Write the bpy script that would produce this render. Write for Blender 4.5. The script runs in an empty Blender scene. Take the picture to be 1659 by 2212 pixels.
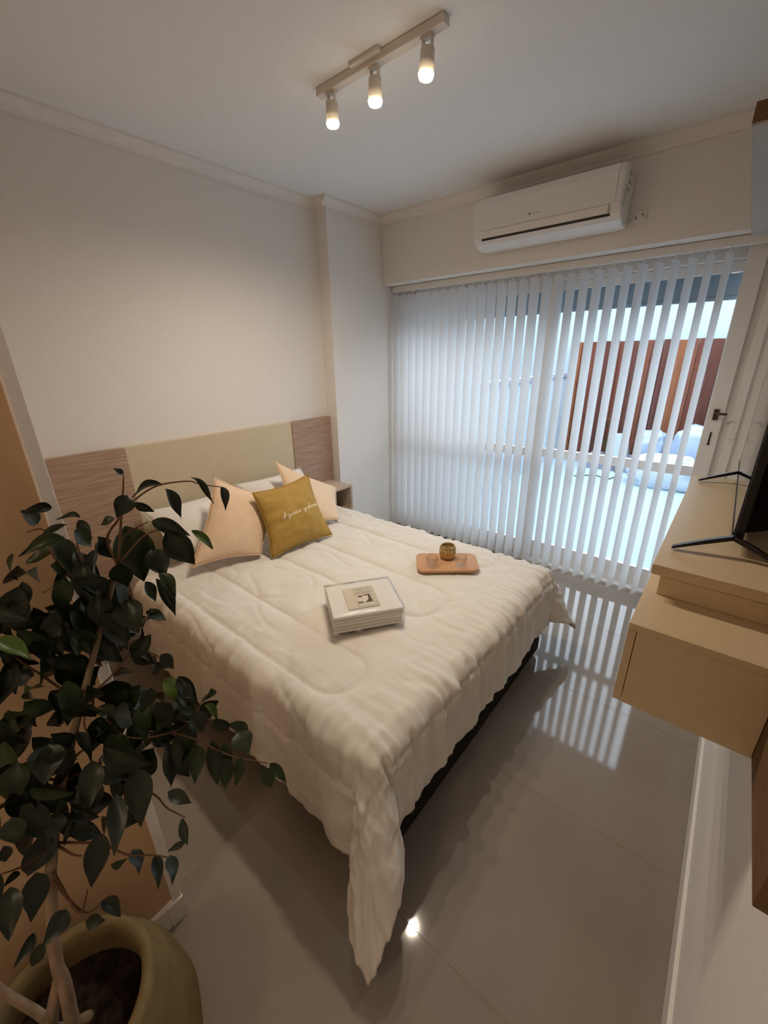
import bpy, bmesh, math, random
from mathutils import Vector, Matrix, noise
random.seed(11)
S = bpy.context.scene
COL = S.collection
PI = math.pi

# ------------------------------------------------------------------ camera
cam_d = bpy.data.cameras.new('camera'); cam = bpy.data.objects.new('camera', cam_d); COL.objects.link(cam)
cam_d.sensor_fit = 'HORIZONTAL'; cam_d.sensor_width = 36.0; cam_d.lens = 884.36 / 1659 * 36.0
cam_d.clip_start = 0.02; cam_d.clip_end = 100
R = Vector((0.76834692, 0.63986221, -0.0148112)); U = Vector((-0.21599826, 0.28101559, 0.9350802)); F = Vector((-0.60248466, 0.7152668, -0.35412659))
cam.matrix_world = Matrix(((R.x, U.x, -F.x, 2.50627), (R.y, U.y, -F.y, -2.86662), (R.z, U.z, -F.z, 1.58902), (0, 0, 0, 1)))
S.camera = cam

# ------------------------------------------------------------------ sky, lights, exposure
W = bpy.data.worlds.new('overcast_sky'); S.world = W; W.use_nodes = True
bg = W.node_tree.nodes['Background']; bg.inputs[0].default_value = (0.84, 0.915, 1.0, 1); bg.inputs[1].default_value = 3.4
S.view_settings.view_transform = 'Standard'; S.view_settings.look = 'None'; S.view_settings.gamma = 1.0
S.view_settings.use_curve_mapping = False; S.view_settings.exposure = 0.82
LAMP_W = 15.5           # each ceiling spot
LAMP_COL = (1.0, 0.85, 0.67)
REAR_W = 5.0            # unseen warm light added behind the viewer, its source assumed
hl = bpy.data.lights.new('unseen_rear_light', 'AREA'); hl.shape = 'DISK'; hl.size = 0.35; hl.energy = REAR_W; hl.color = (1.0, 0.78, 0.56)
hlo = bpy.data.objects.new('unseen_rear_light', hl); COL.objects.link(hlo); hlo.location = (2.1, -4.1, 2.55)

# ------------------------------------------------------------------ materials
def mat(name, col, rough=0.6, spec=0.5, metal=0.0, **kw):
    m = bpy.data.materials.new(name); m.use_nodes = True
    b = m.node_tree.nodes['Principled BSDF']
    b.inputs['Base Color'].default_value = (*col, 1); b.inputs['Roughness'].default_value = rough
    b.inputs['Specular IOR Level'].default_value = spec; b.inputs['Metallic'].default_value = metal
    for k, v in kw.items(): b.inputs[k.replace('_', ' ')].default_value = v
    return m
def nodes(m): return m.node_tree.nodes, m.node_tree.links, m.node_tree.nodes['Principled BSDF']
def add_noise(m, c1, c2, scale=(1, 1, 1), detail=4, nscale=5.0, bump=0.0, lo=0.35, hi=0.65, bdist=0.002, rough=None):
    N, L, b = nodes(m)
    tc = N.new('ShaderNodeTexCoord'); mp = N.new('ShaderNodeMapping'); mp.inputs['Scale'].default_value = scale
    nz = N.new('ShaderNodeTexNoise'); nz.inputs['Scale'].default_value = nscale; nz.inputs['Detail'].default_value = detail
    cr = N.new('ShaderNodeValToRGB'); cr.color_ramp.elements[0].position = lo; cr.color_ramp.elements[1].position = hi
    cr.color_ramp.elements[0].color = (*c1, 1); cr.color_ramp.elements[1].color = (*c2, 1)
    L.new(tc.outputs['Object'], mp.inputs[0]); L.new(mp.outputs[0], nz.inputs['Vector']); L.new(nz.outputs[0], cr.inputs[0])
    L.new(cr.outputs[0], b.inputs['Base Color'])
    if bump:
        bp = N.new('ShaderNodeBump'); bp.inputs['Strength'].default_value = bump; bp.inputs['Distance'].default_value = bdist
        L.new(nz.outputs[0], bp.inputs['Height']); L.new(bp.outputs[0], b.inputs['Normal'])
    return m
def tint(c, k): return tuple(min(1, x * k) for x in c)
def soft(name, col, rough=.7, k=.05, nscale=30, bump=.1, spec=.3, scale=(1, 1, 1)):
    return add_noise(mat(name, col, rough, spec), tint(col, 1 - k), tint(col, 1 + k), scale, 3, nscale, bump)
M = {}
WALL = (0.83, 0.80, 0.765)
M['wall'] = soft('wall_paint', WALL, .85, .015, 60, .05, .2)
M['ceil'] = soft('ceiling_paint', (0.86, 0.865, 0.87), .9, .012, 60, .03, .2)
M['trim'] = soft('trim_paint', (0.82, 0.79, 0.755), .5, .012, 40, .03, .3)
M['tan_wall'] = soft('tan_paint', (0.58, 0.39, 0.23), .7, .03, 6, .04, .25)
M['tile'] = add_noise(mat('porcelain_tile', (.265, .225, .185), .06, .5), (.25, .212, .174), (.285, .242, .2), (1, 1, 1), 5, 2.5, 0)
M['grout'] = soft('grout', (.36, .325, .285), .8, .05, 80, .1)
M['cream'] = soft('cream_melamine', (.64, .545, .385), .45, .02, 40, .03)
M['console'] = soft('beige_melamine', (.64, .50, .315), .38, .02, 40, .02)
def wood(name, c1, c2, scale, rough=.5):
    return add_noise(mat(name, c1, rough, .3), c1, c2, scale, 6, 3.0, .15, .3, .7, .001)
M['oak'] = wood('oak_veneer', (.33, .215, .15), (.50, .36, .265), (1, 1.6, 34))
M['oak_light'] = wood('light_oak_veneer', (.46, .36, .27), (.58, .47, .36), (2, 2, 30))
M['walnut'] = wood('brown_veneer', (.13, .072, .032), (.185, .108, .05), (1, 1.6, 30), .75)
M['tray'] = wood('beech_tray', (.50, .27, .135), (.60, .34, .18), (14, 2, 14), .4)
M['black'] = mat('black_plastic', (.012, .012, .013), .35, .4)
M['screen'] = mat('dark_screen', (.004, .004, .005), .03, .5)
M['bedbase'] = soft('black_fabric', (.02, .018, .018), .9, .2, 200, .2, .1)
M['mattress'] = soft('mattress_fabric', (.7, .68, .65), .9, .03, 80, .1)
M['linen'] = soft('white_linen', (.74, .70, .64), .85, .02, 220, .15, .2)
M['sheet'] = soft('white_sheet', (.82, .79, .75), .85, .02, 200, .1, .2)
M['peach'] = soft('cream_cushion_fabric', (.80, .60, .42), .8, .03, 160, .2, .2)
M['mustard'] = soft('mustard_velvet', (.42, .265, .065), .75, .06, 60, .15, .25)
M['thread'] = mat('ivory_thread', (.85, .74, .55), .6)
M['plastic'] = soft('white_plastic', (.80, .78, .76), .35, .01, 30, 0)
M['alu'] = soft('white_aluminium', (.80, .79, .77), .35, .01, 20, 0)
M['metal'] = mat('dark_metal', (.10, .075, .05), .35, .5, .8)
M['dark'] = mat('dark_slot', (.03, .025, .02), .7)
M['lamp_body'] = mat('white_lamp_metal', (.72, .66, .60), .4, .4)
M['shutter'] = soft('grey_shutter_slat', (.33, .39, .43), .5, .03, 30, 0)
M['pot'] = soft('tan_stone_pot', (.17, .122, .055), .75, .12, 22, .25, .2)
M['soil'] = soft('potting_soil', (.018, .012, .009), .95, .5, 60, .8, .1)
M['bark'] = add_noise(mat('ficus_bark', (.28, .2, .13), .8, .2), (.19, .13, .085), (.34, .25, .17), (1, 1, .3), 5, 40, .4)
M['twig'] = mat('ficus_twig', (.12, .06, .03), .7, .3)
def leafmat(n, c, c2):
    m = add_noise(mat(n, c, .42, .4), c, c2, (1, 1, 1), 3, 3.0, .1)
    return m
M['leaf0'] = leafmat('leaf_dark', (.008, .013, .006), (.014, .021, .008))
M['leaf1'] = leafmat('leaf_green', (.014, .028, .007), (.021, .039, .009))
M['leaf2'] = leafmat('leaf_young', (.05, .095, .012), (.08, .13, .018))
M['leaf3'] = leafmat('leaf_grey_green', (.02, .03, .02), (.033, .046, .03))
def glow(name, col, k):
    m = bpy.data.materials.new(name); m.use_nodes = True; N = m.node_tree.nodes; N.clear()
    e = N.new('ShaderNodeEmission'); e.inputs[0].default_value = (*col, 1); e.inputs[1].default_value = k
    o = N.new('ShaderNodeOutputMaterial'); m.node_tree.links.new(e.outputs[0], o.inputs[0]); return m
M['bulb'] = glow('lit_bulb', (1.0, .80, .52), 14.0)
def thin_glass(name, tintc, ior=1.45, rough=0.0, k=1.0):
    m = bpy.data.materials.new(name); m.use_nodes = True; N = m.node_tree.nodes; L = m.node_tree.links; N.clear()
    t = N.new('ShaderNodeBsdfTransparent'); t.inputs[0].default_value = (*tintc, 1)
    g = N.new('ShaderNodeBsdfGlossy'); g.inputs['Roughness'].default_value = rough
    lw = N.new('ShaderNodeLayerWeight'); lw.inputs['Blend'].default_value = .5
    pw_ = N.new('ShaderNodeMath'); pw_.operation = 'POWER'; pw_.inputs[1].default_value = 4.0; L.new(lw.outputs['Facing'], pw_.inputs[0])
    f = N.new('ShaderNodeMath'); f.operation = 'MULTIPLY_ADD'; f.inputs[1].default_value = .8; f.inputs[2].default_value = ((ior - 1) / (ior + 1)) ** 2
    L.new(pw_.outputs[0], f.inputs[0])
    mx = N.new('ShaderNodeMixShader'); o = N.new('ShaderNodeOutputMaterial')
    L.new(f.outputs[0], mx.inputs[0]); L.new(t.outputs[0], mx.inputs[1]); L.new(g.outputs[0], mx.inputs[2]); L.new(mx.outputs[0], o.inputs[0])
    return m
M['pane'] = thin_glass('window_glass', (.93, .97, 1.0), 1.4)
M['clear'] = thin_glass('clear_glass', (.95, .94, .92), 1.55, .02)
M['wrap'] = thin_glass('plastic_film', (.96, .955, .95), 1.35, .08)
M['gold'] = mat('amber_glass', (.56, .40, .17), .08, .7, .55, Transmission_Weight=.35)
def fabric_translucent(name, col, fac):
    m = bpy.data.materials.new(name); m.use_nodes = True; N = m.node_tree.nodes; L = m.node_tree.links; N.clear()
    d = N.new('ShaderNodeBsdfDiffuse'); d.inputs[0].default_value = (*col, 1)
    t = N.new('ShaderNodeBsdfTranslucent'); t.inputs[0].default_value = (*col, 1)
    tc = N.new('ShaderNodeTexCoord'); nz = N.new('ShaderNodeTexNoise'); nz.inputs['Scale'].default_value = 300
    bp = N.new('ShaderNodeBump'); bp.inputs['Strength'].default_value = .08; bp.inputs['Distance'].default_value = .001
    L.new(tc.outputs['Object'], nz.inputs['Vector']); L.new(nz.outputs[0], bp.inputs['Height']); L.new(bp.outputs[0], d.inputs['Normal'])
    mx = N.new('ShaderNodeMixShader'); mx.inputs[0].default_value = fac; o = N.new('ShaderNodeOutputMaterial')
    L.new(d.outputs[0], mx.inputs[1]); L.new(t.outputs[0], mx.inputs[2]); L.new(mx.outputs[0], o.inputs[0]); return m
M['slat'] = fabric_translucent('blind_fabric', (.86, .85, .84), .48)
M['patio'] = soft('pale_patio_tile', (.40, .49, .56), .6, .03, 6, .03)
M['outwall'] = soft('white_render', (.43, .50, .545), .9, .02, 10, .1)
M['stain'] = add_noise(mat('weathered_render', (.5, .52, .5), .9, .2), (.38, .41, .40), (.58, .60, .58), (1, 1, 1), 5, 3.0, .2)
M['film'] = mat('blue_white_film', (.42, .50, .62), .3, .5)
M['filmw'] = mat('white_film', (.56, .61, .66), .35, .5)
M['kerb'] = soft('mauve_grey_stone', (.30, .29, .36), .8, .06, 10, .2)
M['board'] = []
for i, (a, b_) in enumerate([((.10, .024, .013), (.16, .042, .021)), ((.13, .034, .015), (.19, .055, .024)), ((.070, .018, .011), (.115, .031, .018)), ((.19, .055, .018), (.25, .08, .03))]):
    M['board'].append(wood('stained_plank_%d' % i, a, b_, (20, 20, 1.5), .5))
M['bush'] = leafmat('bush_leaf', (.03, .07, .02), (.06, .11, .035))
M['card'] = soft('printed_card', (.70, .62, .50), .5, .02, 30, 0)
M['print_dark'] = mat('print_brown', (.10, .065, .04), .5)
M['print_grey'] = mat('print_grey', (.50, .44, .37), .5)
M['print_pale'] = mat('print_pale', (.74, .66, .57), .5)
M['print_green'] = mat('print_sage', (.58, .54, .43), .5)
M['underside'] = soft('pale_grey_melamine', (.42, .40, .39), .6, .01, 20, 0)
M['text'] = mat('print_text', (.22, .2, .19), .5)

# ------------------------------------------------------------------ helpers
ORG = {}
def obj(name, bm, m, parent=None, loc=None, smooth=False, bevel=0.0, sub=0, label=None):
    """links the bmesh (built in world coordinates) as one mesh object"""
    me = bpy.data.meshes.new(name)
    o0 = ORG[parent.name] if parent else (Vector(loc) if loc else Vector((0, 0, 0)))
    bmesh.ops.translate(bm, verts=bm.verts, vec=-o0)
    bmesh.ops.recalc_face_normals(bm, faces=bm.faces)
    bm.to_mesh(me); bm.free()
    if smooth:
        for p in me.polygons: p.use_smooth = True
    me.materials.append(m if not isinstance(m, str) else M[m])
    o = bpy.data.objects.new(name, me); COL.objects.link(o)
    if parent: o.parent = parent
    else: o.location = o0
    ORG[o.name] = o0
    if bevel:
        md = o.modifiers.new('bevel', 'BEVEL'); md.width = bevel; md.segments = 2; md.limit_method = 'ANGLE'
    if sub:
        md = o.modifiers.new('sub', 'SUBSURF'); md.levels = sub; md.render_levels = sub
    if label: o['label'] = label
    return o
def tag(o, label, cat, group=None):
    o['label'] = label; o['category'] = cat
    if group: o['group'] = group
    return o
def thing(name, label, cat, loc, group=None):
    o = bpy.data.objects.new(name, None); COL.objects.link(o); o.location = loc; o.empty_display_size = .1
    ORG[o.name] = Vector(loc); return tag(o, label, cat, group)
def struct(name, bm, m, **k):
    o = obj(name, bm, m, **k)
    if o.parent is None: o['kind'] = 'structure'
    return o
def nb(): return bmesh.new()
def box(bm, lo, hi):
    lo, hi = Vector(lo), Vector(hi); c = (lo + hi) / 2; s = hi - lo
    bmesh.ops.create_cube(bm, size=1, matrix=Matrix.Translation(c) @ Matrix.Diagonal((*s, 1)))
    return bm
def B(lo, hi): return box(nb(), lo, hi)
def cyl(bm, a, b, r1, r2=None, n=20, cap=True):
    a, b = Vector(a), Vector(b); d = b - a; q = d.to_track_quat('Z', 'Y').to_matrix().to_4x4()
    bmesh.ops.create_cone(bm, cap_ends=cap, segments=n, radius1=r1, radius2=r1 if r2 is None else r2, depth=d.length,
                          matrix=Matrix.Translation((a + b) / 2) @ q); return bm
def lathe(bm, prof, c, n=40, ribs=0, ramp=0.0):
    rings = []
    for r, z in prof:
        rings.append([bm.verts.new((c[0] + r * (1 + ramp * math.cos(ribs * 2 * PI * i / n)) * math.cos(2 * PI * i / n),
                                    c[1] + r * (1 + ramp * math.cos(ribs * 2 * PI * i / n)) * math.sin(2 * PI * i / n), c[2] + z)) for i in range(n)])
    for a, b in zip(rings, rings[1:]):
        for i in range(n): bm.faces.new((a[i], a[(i + 1) % n], b[(i + 1) % n], b[i]))
    if prof[0][0] > 0: bm.faces.new(rings[0][::-1])
    return bm, rings
def tube(bm, pts, r, n=8, r_end=None):
    pts = [Vector(p) for p in pts]; prev = None; up = Vector((.3, .2, 1)).normalized()
    for i, p in enumerate(pts):
        t = (pts[min(i + 1, len(pts) - 1)] - pts[max(i - 1, 0)]).normalized()
        s = t.cross(up)
        if s.length < .05: s = t.cross(Vector((1, 0, 0)))
        s.normalize(); w = s.cross(t)
        rr = r if r_end is None else r + (r_end - r) * i / (len(pts) - 1)
        ring = [bm.verts.new(p + rr * (math.cos(2 * PI * k / n) * s + math.sin(2 * PI * k / n) * w)) for k in range(n)]
        if prev:
            for k in range(n): bm.faces.new((prev[k], prev[(k + 1) % n], ring[(k + 1) % n], ring[k]))
        else: bm.faces.new(ring[::-1])
        prev = ring
    bm.faces.new(prev); return bm
def prism(bm, pts, d):
    """extrude polygon pts (3-D, planar) along vector d"""
    a = [bm.verts.new(p) for p in pts]; b = [bm.verts.new(Vector(p) + Vector(d)) for p in pts]
    n = len(pts); bm.faces.new(a); bm.faces.new(b[::-1])
    for i in range(n): bm.faces.new((a[i], b[i], b[(i + 1) % n], a[(i + 1) % n]))
    return bm
def crom(pts, k=6):
    pts = [Vector(p) for p in pts]; out = []
    for i in range(len(pts) - 1):
        p0, p1, p2, p3 = pts[max(i - 1, 0)], pts[i], pts[i + 1], pts[min(i + 2, len(pts) - 1)]
        for j in range(k):
            t = j / k
            out.append(.5 * ((2 * p1) + (p2 - p0) * t + (2 * p0 - 5 * p1 + 4 * p2 - p3) * t * t + (3 * p1 - p0 - 3 * p2 + p3) * t ** 3))
    out.append(pts[-1]); return out

# ------------------------------------------------------------------ room shell
XR, ZC, PX, PY = 2.712, 2.59, 0.1147, -0.583
YB = -5.0
T = .628
fl = struct('floor', B((0, YB, -.12), (XR, .19, -.0012)), 'grout')
TX = [2.715 - T * k for k in range(0, 6)]; TY = [-1.66 + T * k for k in range(-6, 4)]
tcache = {}
for x1 in TX:
    for y0 in TY:
        a0, a1 = max(x1 - T + .0008, 0.001), min(x1 - .0008, XR - .001); b0, b1 = max(y0 + .0008, YB), min(y0 + T - .0008, .188)
        if a1 - a0 < .02 or b1 - b0 < .02: continue
        if a1 < 1.5 and b1 < -2.75: continue
        key = (round(a1 - a0, 3), round(b1 - b0, 3))
        if key not in tcache:
            o = obj('tile', B((-(a1 - a0) / 2, -(b1 - b0) / 2, -.001), ((a1 - a0) / 2, (b1 - b0) / 2, 0)), 'tile')
            tcache[key] = o.data; o.parent = fl
            first = o
        else:
            first = bpy.data.objects.new('tile', tcache[key]); COL.objects.link(first); first.parent = fl
        first.location = ((a0 + a1) / 2, (b0 + b1) / 2, 0)
struct('ceiling', B((-.1, YB - .1, ZC), (XR + .1, .45, ZC + .12)), 'ceil')
struct('wall_left', B((-.12, -2.72, -.12), (0, .45, ZC)), 'wall')
bm = B((0, PY, -.006), (PX, .30, ZC)); struct('wall_pillar', bm, 'wall')
# window wall: soffit beam over the glazing
bm = B((PX, 0, 2.129), (XR, .20, ZC)); struct('wall_window', bm, 'wall', bevel=.004)
struct('wall_right', B((XR, YB - .1, -.12), (XR + .12, .30, ZC)), 'wall')
struct('wall_rear', B((1.4, YB - .1, -.12), (XR, YB, ZC)), 'wall')
# tan partition that closes the bed niche, with a white edge board
bm = B((0, YB, -.12), (1.534, -2.718, ZC)); pw = struct('wall_partition', bm, 'tan_wall')
struct('trim_1', B((1.500, -2.723, .0), (1.547, -2.700, ZC)), 'trim', bevel=.002)
# cornices
def cornice(name, prof, a, b, axis):
    bm = nb(); pts = []
    for d, z in prof:
        pts.append((d, a, z) if axis == 'y' else (a, d, z))
    prism(bm, pts, (0, b - a, 0) if axis == 'y' else (b - a, 0, 0)); return struct(name, bm, 'trim')
pr = lambda s, o: [(o, 2.535), (o + s * .006, 2.533), (o + s * .012, 2.548), (o + s * .028, 2.562), (o + s * .042, 2.578), (o + s * .044, ZC), (o, ZC)]
cornice('trim_2', pr(1, 0), -2.718, PY, 'y')
cornice('trim_3', pr(1, PX), PY - .044, 0, 'y')
cornice('trim_4', pr(-1, 0), PX, XR, 'x')
bm = nb(); prism(bm, [(0, d, z) for d, z in pr(-1, PY)], (PX + .02, 0, 0)); struct('trim_5', bm, 'trim')
cornice('trim_6', pr(-1, XR), YB, 0, 'y')
# skirting boards
struct('baseboard_right', B((XR - .012, YB, 0), (XR, .19, .085)), 'trim', bevel=.003)
struct('baseboard_left', B((0, -2.718, 0), (.012, PY, .085)), 'trim', bevel=.003)
bm = B((1.534, YB, 0), (1.549, -2.742, .085)); box(bm, (1.534, -2.742, 0), (1.551, -2.698, .087)); box(bm, (1.44, -2.718, 0), (1.549, -2.703, .085))
struct('baseboard_partition', bm, 'trim')

# ------------------------------------------------------------------ sliding glazed doors
def leaf_door(name, x0, x1, y, lab):
    d = .038
    r = bpy.data.objects.new(name, None); COL.objects.link(r); r.location = ((x0 + x1) / 2, y, 0.02); ORG[r.name] = Vector(r.location)
    r['kind'] = 'structure'; r['label'] = lab
    for a in (x0, x1 - .058): obj('stile', B((a, y, .02), (a + .058, y + d, 2.04)), 'alu', r, bevel=.003)
    for z0, z1, nm in ((.02, .165, 'bottom_rail'), (.862, .925, 'mid_rail'), (1.985, 2.04, 'top_rail')):
        obj(nm, B((x0 + .058, y + .002, z0), (x1 - .058, y + d - .002, z1)), 'alu', r, bevel=.003)
    for z0, z1 in ((.165, .862), (.925, 1.985)):
        obj('pane', B((x0 + .058, y + .016, z0), (x1 - .058, y + .021, z1)), 'pane', r)
    return r
leaf_door('window_1', .135, 1.455, .205, 'white framed sliding glass door leaf nearest the bed, behind the slats')
leaf_door('window_2', 1.40, 2.452, .250, 'white framed sliding glass door leaf with view of the plank fence')
bm = B((PX, .20, 2.04), (XR, .30, 2.135)); box(bm, (PX, .20, .0), (.135, .30, 2.04)); box(bm, (PX, .19, -.01), (2.40, .31, .02))
struct('trim_7', bm, 'alu', bevel=.002)
# white door posts with lever handles beside the glazing
dr = bpy.data.objects.new('door_1', None); COL.objects.link(dr); dr.location = (2.54, .17, 0); ORG[dr.name] = Vector(dr.location); dr['kind'] = 'structure'
dr['label'] = 'white door post with a dark lever handle beside the glass'
for a, b_, y in ((2.392, 2.472, .165),): obj('stile', B((a, y, 0), (b_, .235, 2.129)), 'alu', dr, bevel=.004)
obj('panel', B((2.472, .190, 0), (2.665, .235, 2.129)), 'alu', dr, bevel=.002)
obj('astragal', B((2.505, .172, 0), (2.548, .192, 2.129)), 'alu', dr, bevel=.004)
obj('jamb', B((2.665, .180, 0), (XR, .235, 2.129)), 'alu', dr, bevel=.003)
for xc, s in ((2.434, 1),):
    h = obj('handle', B((xc - .012, .155, 1.225), (xc + .012, .165, 1.285)), 'metal', dr, bevel=.002)
    bm = nb(); cyl(bm, (xc, .157, 1.262), (xc, .118, 1.262), .006, n=12); tube(bm, [(xc, .121, 1.262), (xc + s * .02, .117, 1.263), (xc + s * .05, .119, 1.264)], .0065, 10)
    obj('lever', bm, 'metal', h, smooth=True)
    bm = B((xc - .0045, .1625, 1.09), (xc + .0045, .166, 1.155)); cyl(bm, (xc, .166, 1.086), (xc, .1615, 1.086), .007, n=12)
    obj('lock_slot', bm, 'dark', dr)
obj('latch_box', B((2.514, .160, 1.125), (2.540, .173, 1.158)), 'trim', dr, bevel=.002)

# ------------------------------------------------------------------ vertical blind
vb = thing('vertical_blind', 'white vertical slat blind hanging in front of the sliding glass doors', 'blind', (1.25, .13, 0))
obj('headrail', B((PX + .01, .108, 2.085), (2.68, .152, 2.127)), 'plastic', vb, bevel=.003)
bm = nb(); hw = .0445; n = 6; th = math.radians(71)
ring = []
for k in range(n + 1):
    s = -hw + 2 * hw * k / n; c = .006 * (1 - (s / hw) ** 2)
    ring.append((s * math.cos(th) + c * math.sin(th), s * math.sin(th) - c * math.cos(th)))
lv = [[bm.verts.new((x, y, z)) for x, y in ring] for z in (.028, .06, 1.0, 2.06)]
for a, b_ in zip(lv, lv[1:]):
    for k in range(n): bm.faces.new((a[k], a[k + 1], b_[k + 1], b_[k]))
me = bpy.data.meshes.new('slat'); bm.to_mesh(me); bm.free(); me.materials.append(M['slat'])
for p in me.polygons: p.use_smooth = True
bm = nb(); cyl(bm, (0, 0, 2.055), (0, 0, 2.088), .006, n=8); hm = bpy.data.meshes.new('hanger'); bm.to_mesh(hm); bm.free(); hm.materials.append(M['plastic'])
x = .165; i = 0
while x < 2.37:
    o = bpy.data.objects.new('slat', me); COL.objects.link(o); o.parent = vb
    o.location = (x - 1.25, 0, 0); o.rotation_euler.z = math.radians(random.uniform(-2.5, 2.5))
    c = bpy.data.objects.new('hanger', hm); COL.objects.link(c); c.parent = o
    x += .077; i += 1

# roller shutter outside, rolled up
sh = thing('roller_shutter', 'grey rolled up shutter slats above the glass outside', 'shutter', (1.3, .40, 1.89))
for k in range(4):
    z = 1.884 + k * .042
    obj('slat', B((.12, .385, z), (2.50, .397, z + .0418)), 'shutter', sh, bevel=.0015)
obj('bottom_bar', B((.12, .38, 1.862), (2.50, .402, 1.883)), 'shutter', sh, bevel=.003)

# ------------------------------------------------------------------ patio beyond the glass
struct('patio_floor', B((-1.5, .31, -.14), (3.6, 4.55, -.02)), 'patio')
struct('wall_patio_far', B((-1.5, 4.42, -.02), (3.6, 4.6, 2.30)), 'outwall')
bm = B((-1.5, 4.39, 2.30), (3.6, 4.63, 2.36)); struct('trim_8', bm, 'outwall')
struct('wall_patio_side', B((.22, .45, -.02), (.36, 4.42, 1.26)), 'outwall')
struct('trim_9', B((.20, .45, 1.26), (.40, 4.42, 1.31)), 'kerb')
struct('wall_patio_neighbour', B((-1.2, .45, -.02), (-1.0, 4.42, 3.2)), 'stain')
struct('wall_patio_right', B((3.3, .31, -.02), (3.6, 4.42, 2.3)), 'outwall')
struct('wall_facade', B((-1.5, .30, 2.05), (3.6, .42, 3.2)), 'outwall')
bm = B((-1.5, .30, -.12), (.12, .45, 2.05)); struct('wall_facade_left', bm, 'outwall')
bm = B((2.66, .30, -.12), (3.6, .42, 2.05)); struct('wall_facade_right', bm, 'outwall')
fe = thing('plank_fence', 'red brown stained wooden plank fence at the back of the patio', 'fence', (1.7, 4.36, -.02))
x = .36; i = 0
bw = .128
while x < 3.2:
    k = [3, 1, 0, 2, 0, 0, 2, 1, 0, 2][i % 10]
    d = random.uniform(0, .012)
    obj('plank', B((x, 4.36 - d, .03), (x + bw, 4.385 - d, 1.755 + random.uniform(-.006, .006))), M['board'][k], fe, bevel=.003)
    x += bw + .006; i += 1
for z in (.35, 1.45): obj('rail', B((.36, 4.386, z), (3.25, 4.418, z + .07)), M['board'][2], fe)
tag(obj('step_kerb', B((.9, 3.72, -.02), (3.2, 4.30, .13)), 'kerb', bevel=.01), 'low mauve grey stone platform along the plank fence', 'platform')
def lump(name, c, r, m, label, cat, seed, amp=.12, grp=None, fr=2.2):
    bm = nb(); bmesh.ops.create_icosphere(bm, subdivisions=4, radius=1)
    for v in bm.verts:
        p = v.co.copy(); q = Vector((abs(p.x) ** .6 * math.copysign(1, p.x), abs(p.y) ** .6 * math.copysign(1, p.y), abs(p.z) ** .7 * math.copysign(1, p.z)))
        nn = noise.noise(p * fr + Vector((seed, seed * 2, 0))) + .5 * noise.noise(p * fr * 2.7 + Vector((seed, 0, 3)))
        q *= 1 + amp * nn
        v.co = Vector((c[0] + q.x * r[0], c[1] + q.y * r[1], max(c[2] + q.z * r[2], c[2] - r[2] * .8)))
    o = obj(name, bm, m, loc=(c[0], c[1], c[2] - r[2] * .8), smooth=True); return tag(o, label, cat, grp)
lump('wrapped_bundle', (2.30, 3.97, .37), (.34, .20, .30), 'film', 'large lumpy bundle in bluish plastic film leaning by the fence', 'bundle', 3)
lump('plastic_sack', (1.98, 3.30, .16), (.38, .22, .225), 'filmw', 'crumpled white plastic sack on the patio floor before the platform', 'sack', 9, .2)
lump('plastic_sack', (1.70, 3.98, .325), (.17, .17, .24), 'film', 'smaller pale blue plastic sack between bundle and white crate', 'sack', 5, .18)
ch = thing('white_crate', 'white tilted crate among the plastic bundles outside', 'crate', (1.42, 3.86, .13))
bm = nb(); prism(bm, [(1.26, 3.80, .13), (1.46, 3.80, .13), (1.40, 3.80, .52), (1.20, 3.80, .50)], (0, .03, 0)); obj('side', bm, 'filmw', ch, bevel=.006)
bm = nb(); prism(bm, [(1.26, 3.83, .13), (1.285, 3.83, .13), (1.225, 3.83, .50), (1.20, 3.83, .50)], (0, .22, 0)); obj('side', bm, 'filmw', ch, bevel=.004)
bm = nb(); prism(bm, [(1.435, 3.83, .13), (1.46, 3.83, .13), (1.40, 3.83, .52), (1.375, 3.83, .52)], (0, .22, 0)); obj('side', bm, 'filmw', ch, bevel=.004)
pl = thing('patio_shrub', 'small green shrub standing against the plank fence', 'shrub', (1.10, 4.17, .13))
bm = nb(); tube(bm, [(1.10, 4.17, .13), (1.11, 4.17, .40), (1.09, 4.17, .62)], .008, 6); obj('stem', bm, 'twig', pl)
bm = nb()
for k in range(70):
    a = random.uniform(0, 2 * PI); z = random.uniform(.22, .70); rr = random.uniform(.01, .10) * (1.1 - abs(z - .4))
    p = Vector((1.10 + rr * math.cos(a), 4.17 + rr * math.sin(a) * .7, z)); d = Vector((math.cos(a), math.sin(a), random.uniform(-.6, .6))).normalized(); s = d.cross(Vector((0, 0, 1))).normalized()
    L_ = random.uniform(.05, .09)
    vs = [bm.verts.new(p), bm.verts.new(p + d * L_ * .5 + s * .016), bm.verts.new(p + d * L_), bm.verts.new(p + d * L_ * .5 - s * .016)]; bm.faces.new(vs)
f_ = obj('foliage', bm, 'bush', pl); f_['kind'] = 'stuff'
bm = nb(); tube(bm, crom([(.98, 3.1, -.012), (1.2, 3.3, -.012), (1.38, 3.2, -.012), (1.44, 3.45, -.012), (1.38, 3.66, -.010), (1.30, 3.69, .1), (1.2, 3.705, .15)], 8), .007, 6)
tag(obj('hose', bm, 'metal', smooth=True), 'thin dark hose trailing over the patio floor outside', 'hose')
tag(obj('wall_hook', cyl(B((2.24, 4.335, 1.39), (2.28, 4.35, 1.45)), (2.26, 4.335, 1.42), (2.26, 4.30, 1.42), .02, n=14), 'filmw'), 'small pale round fitting fixed high on the plank fence', 'fitting')

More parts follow.
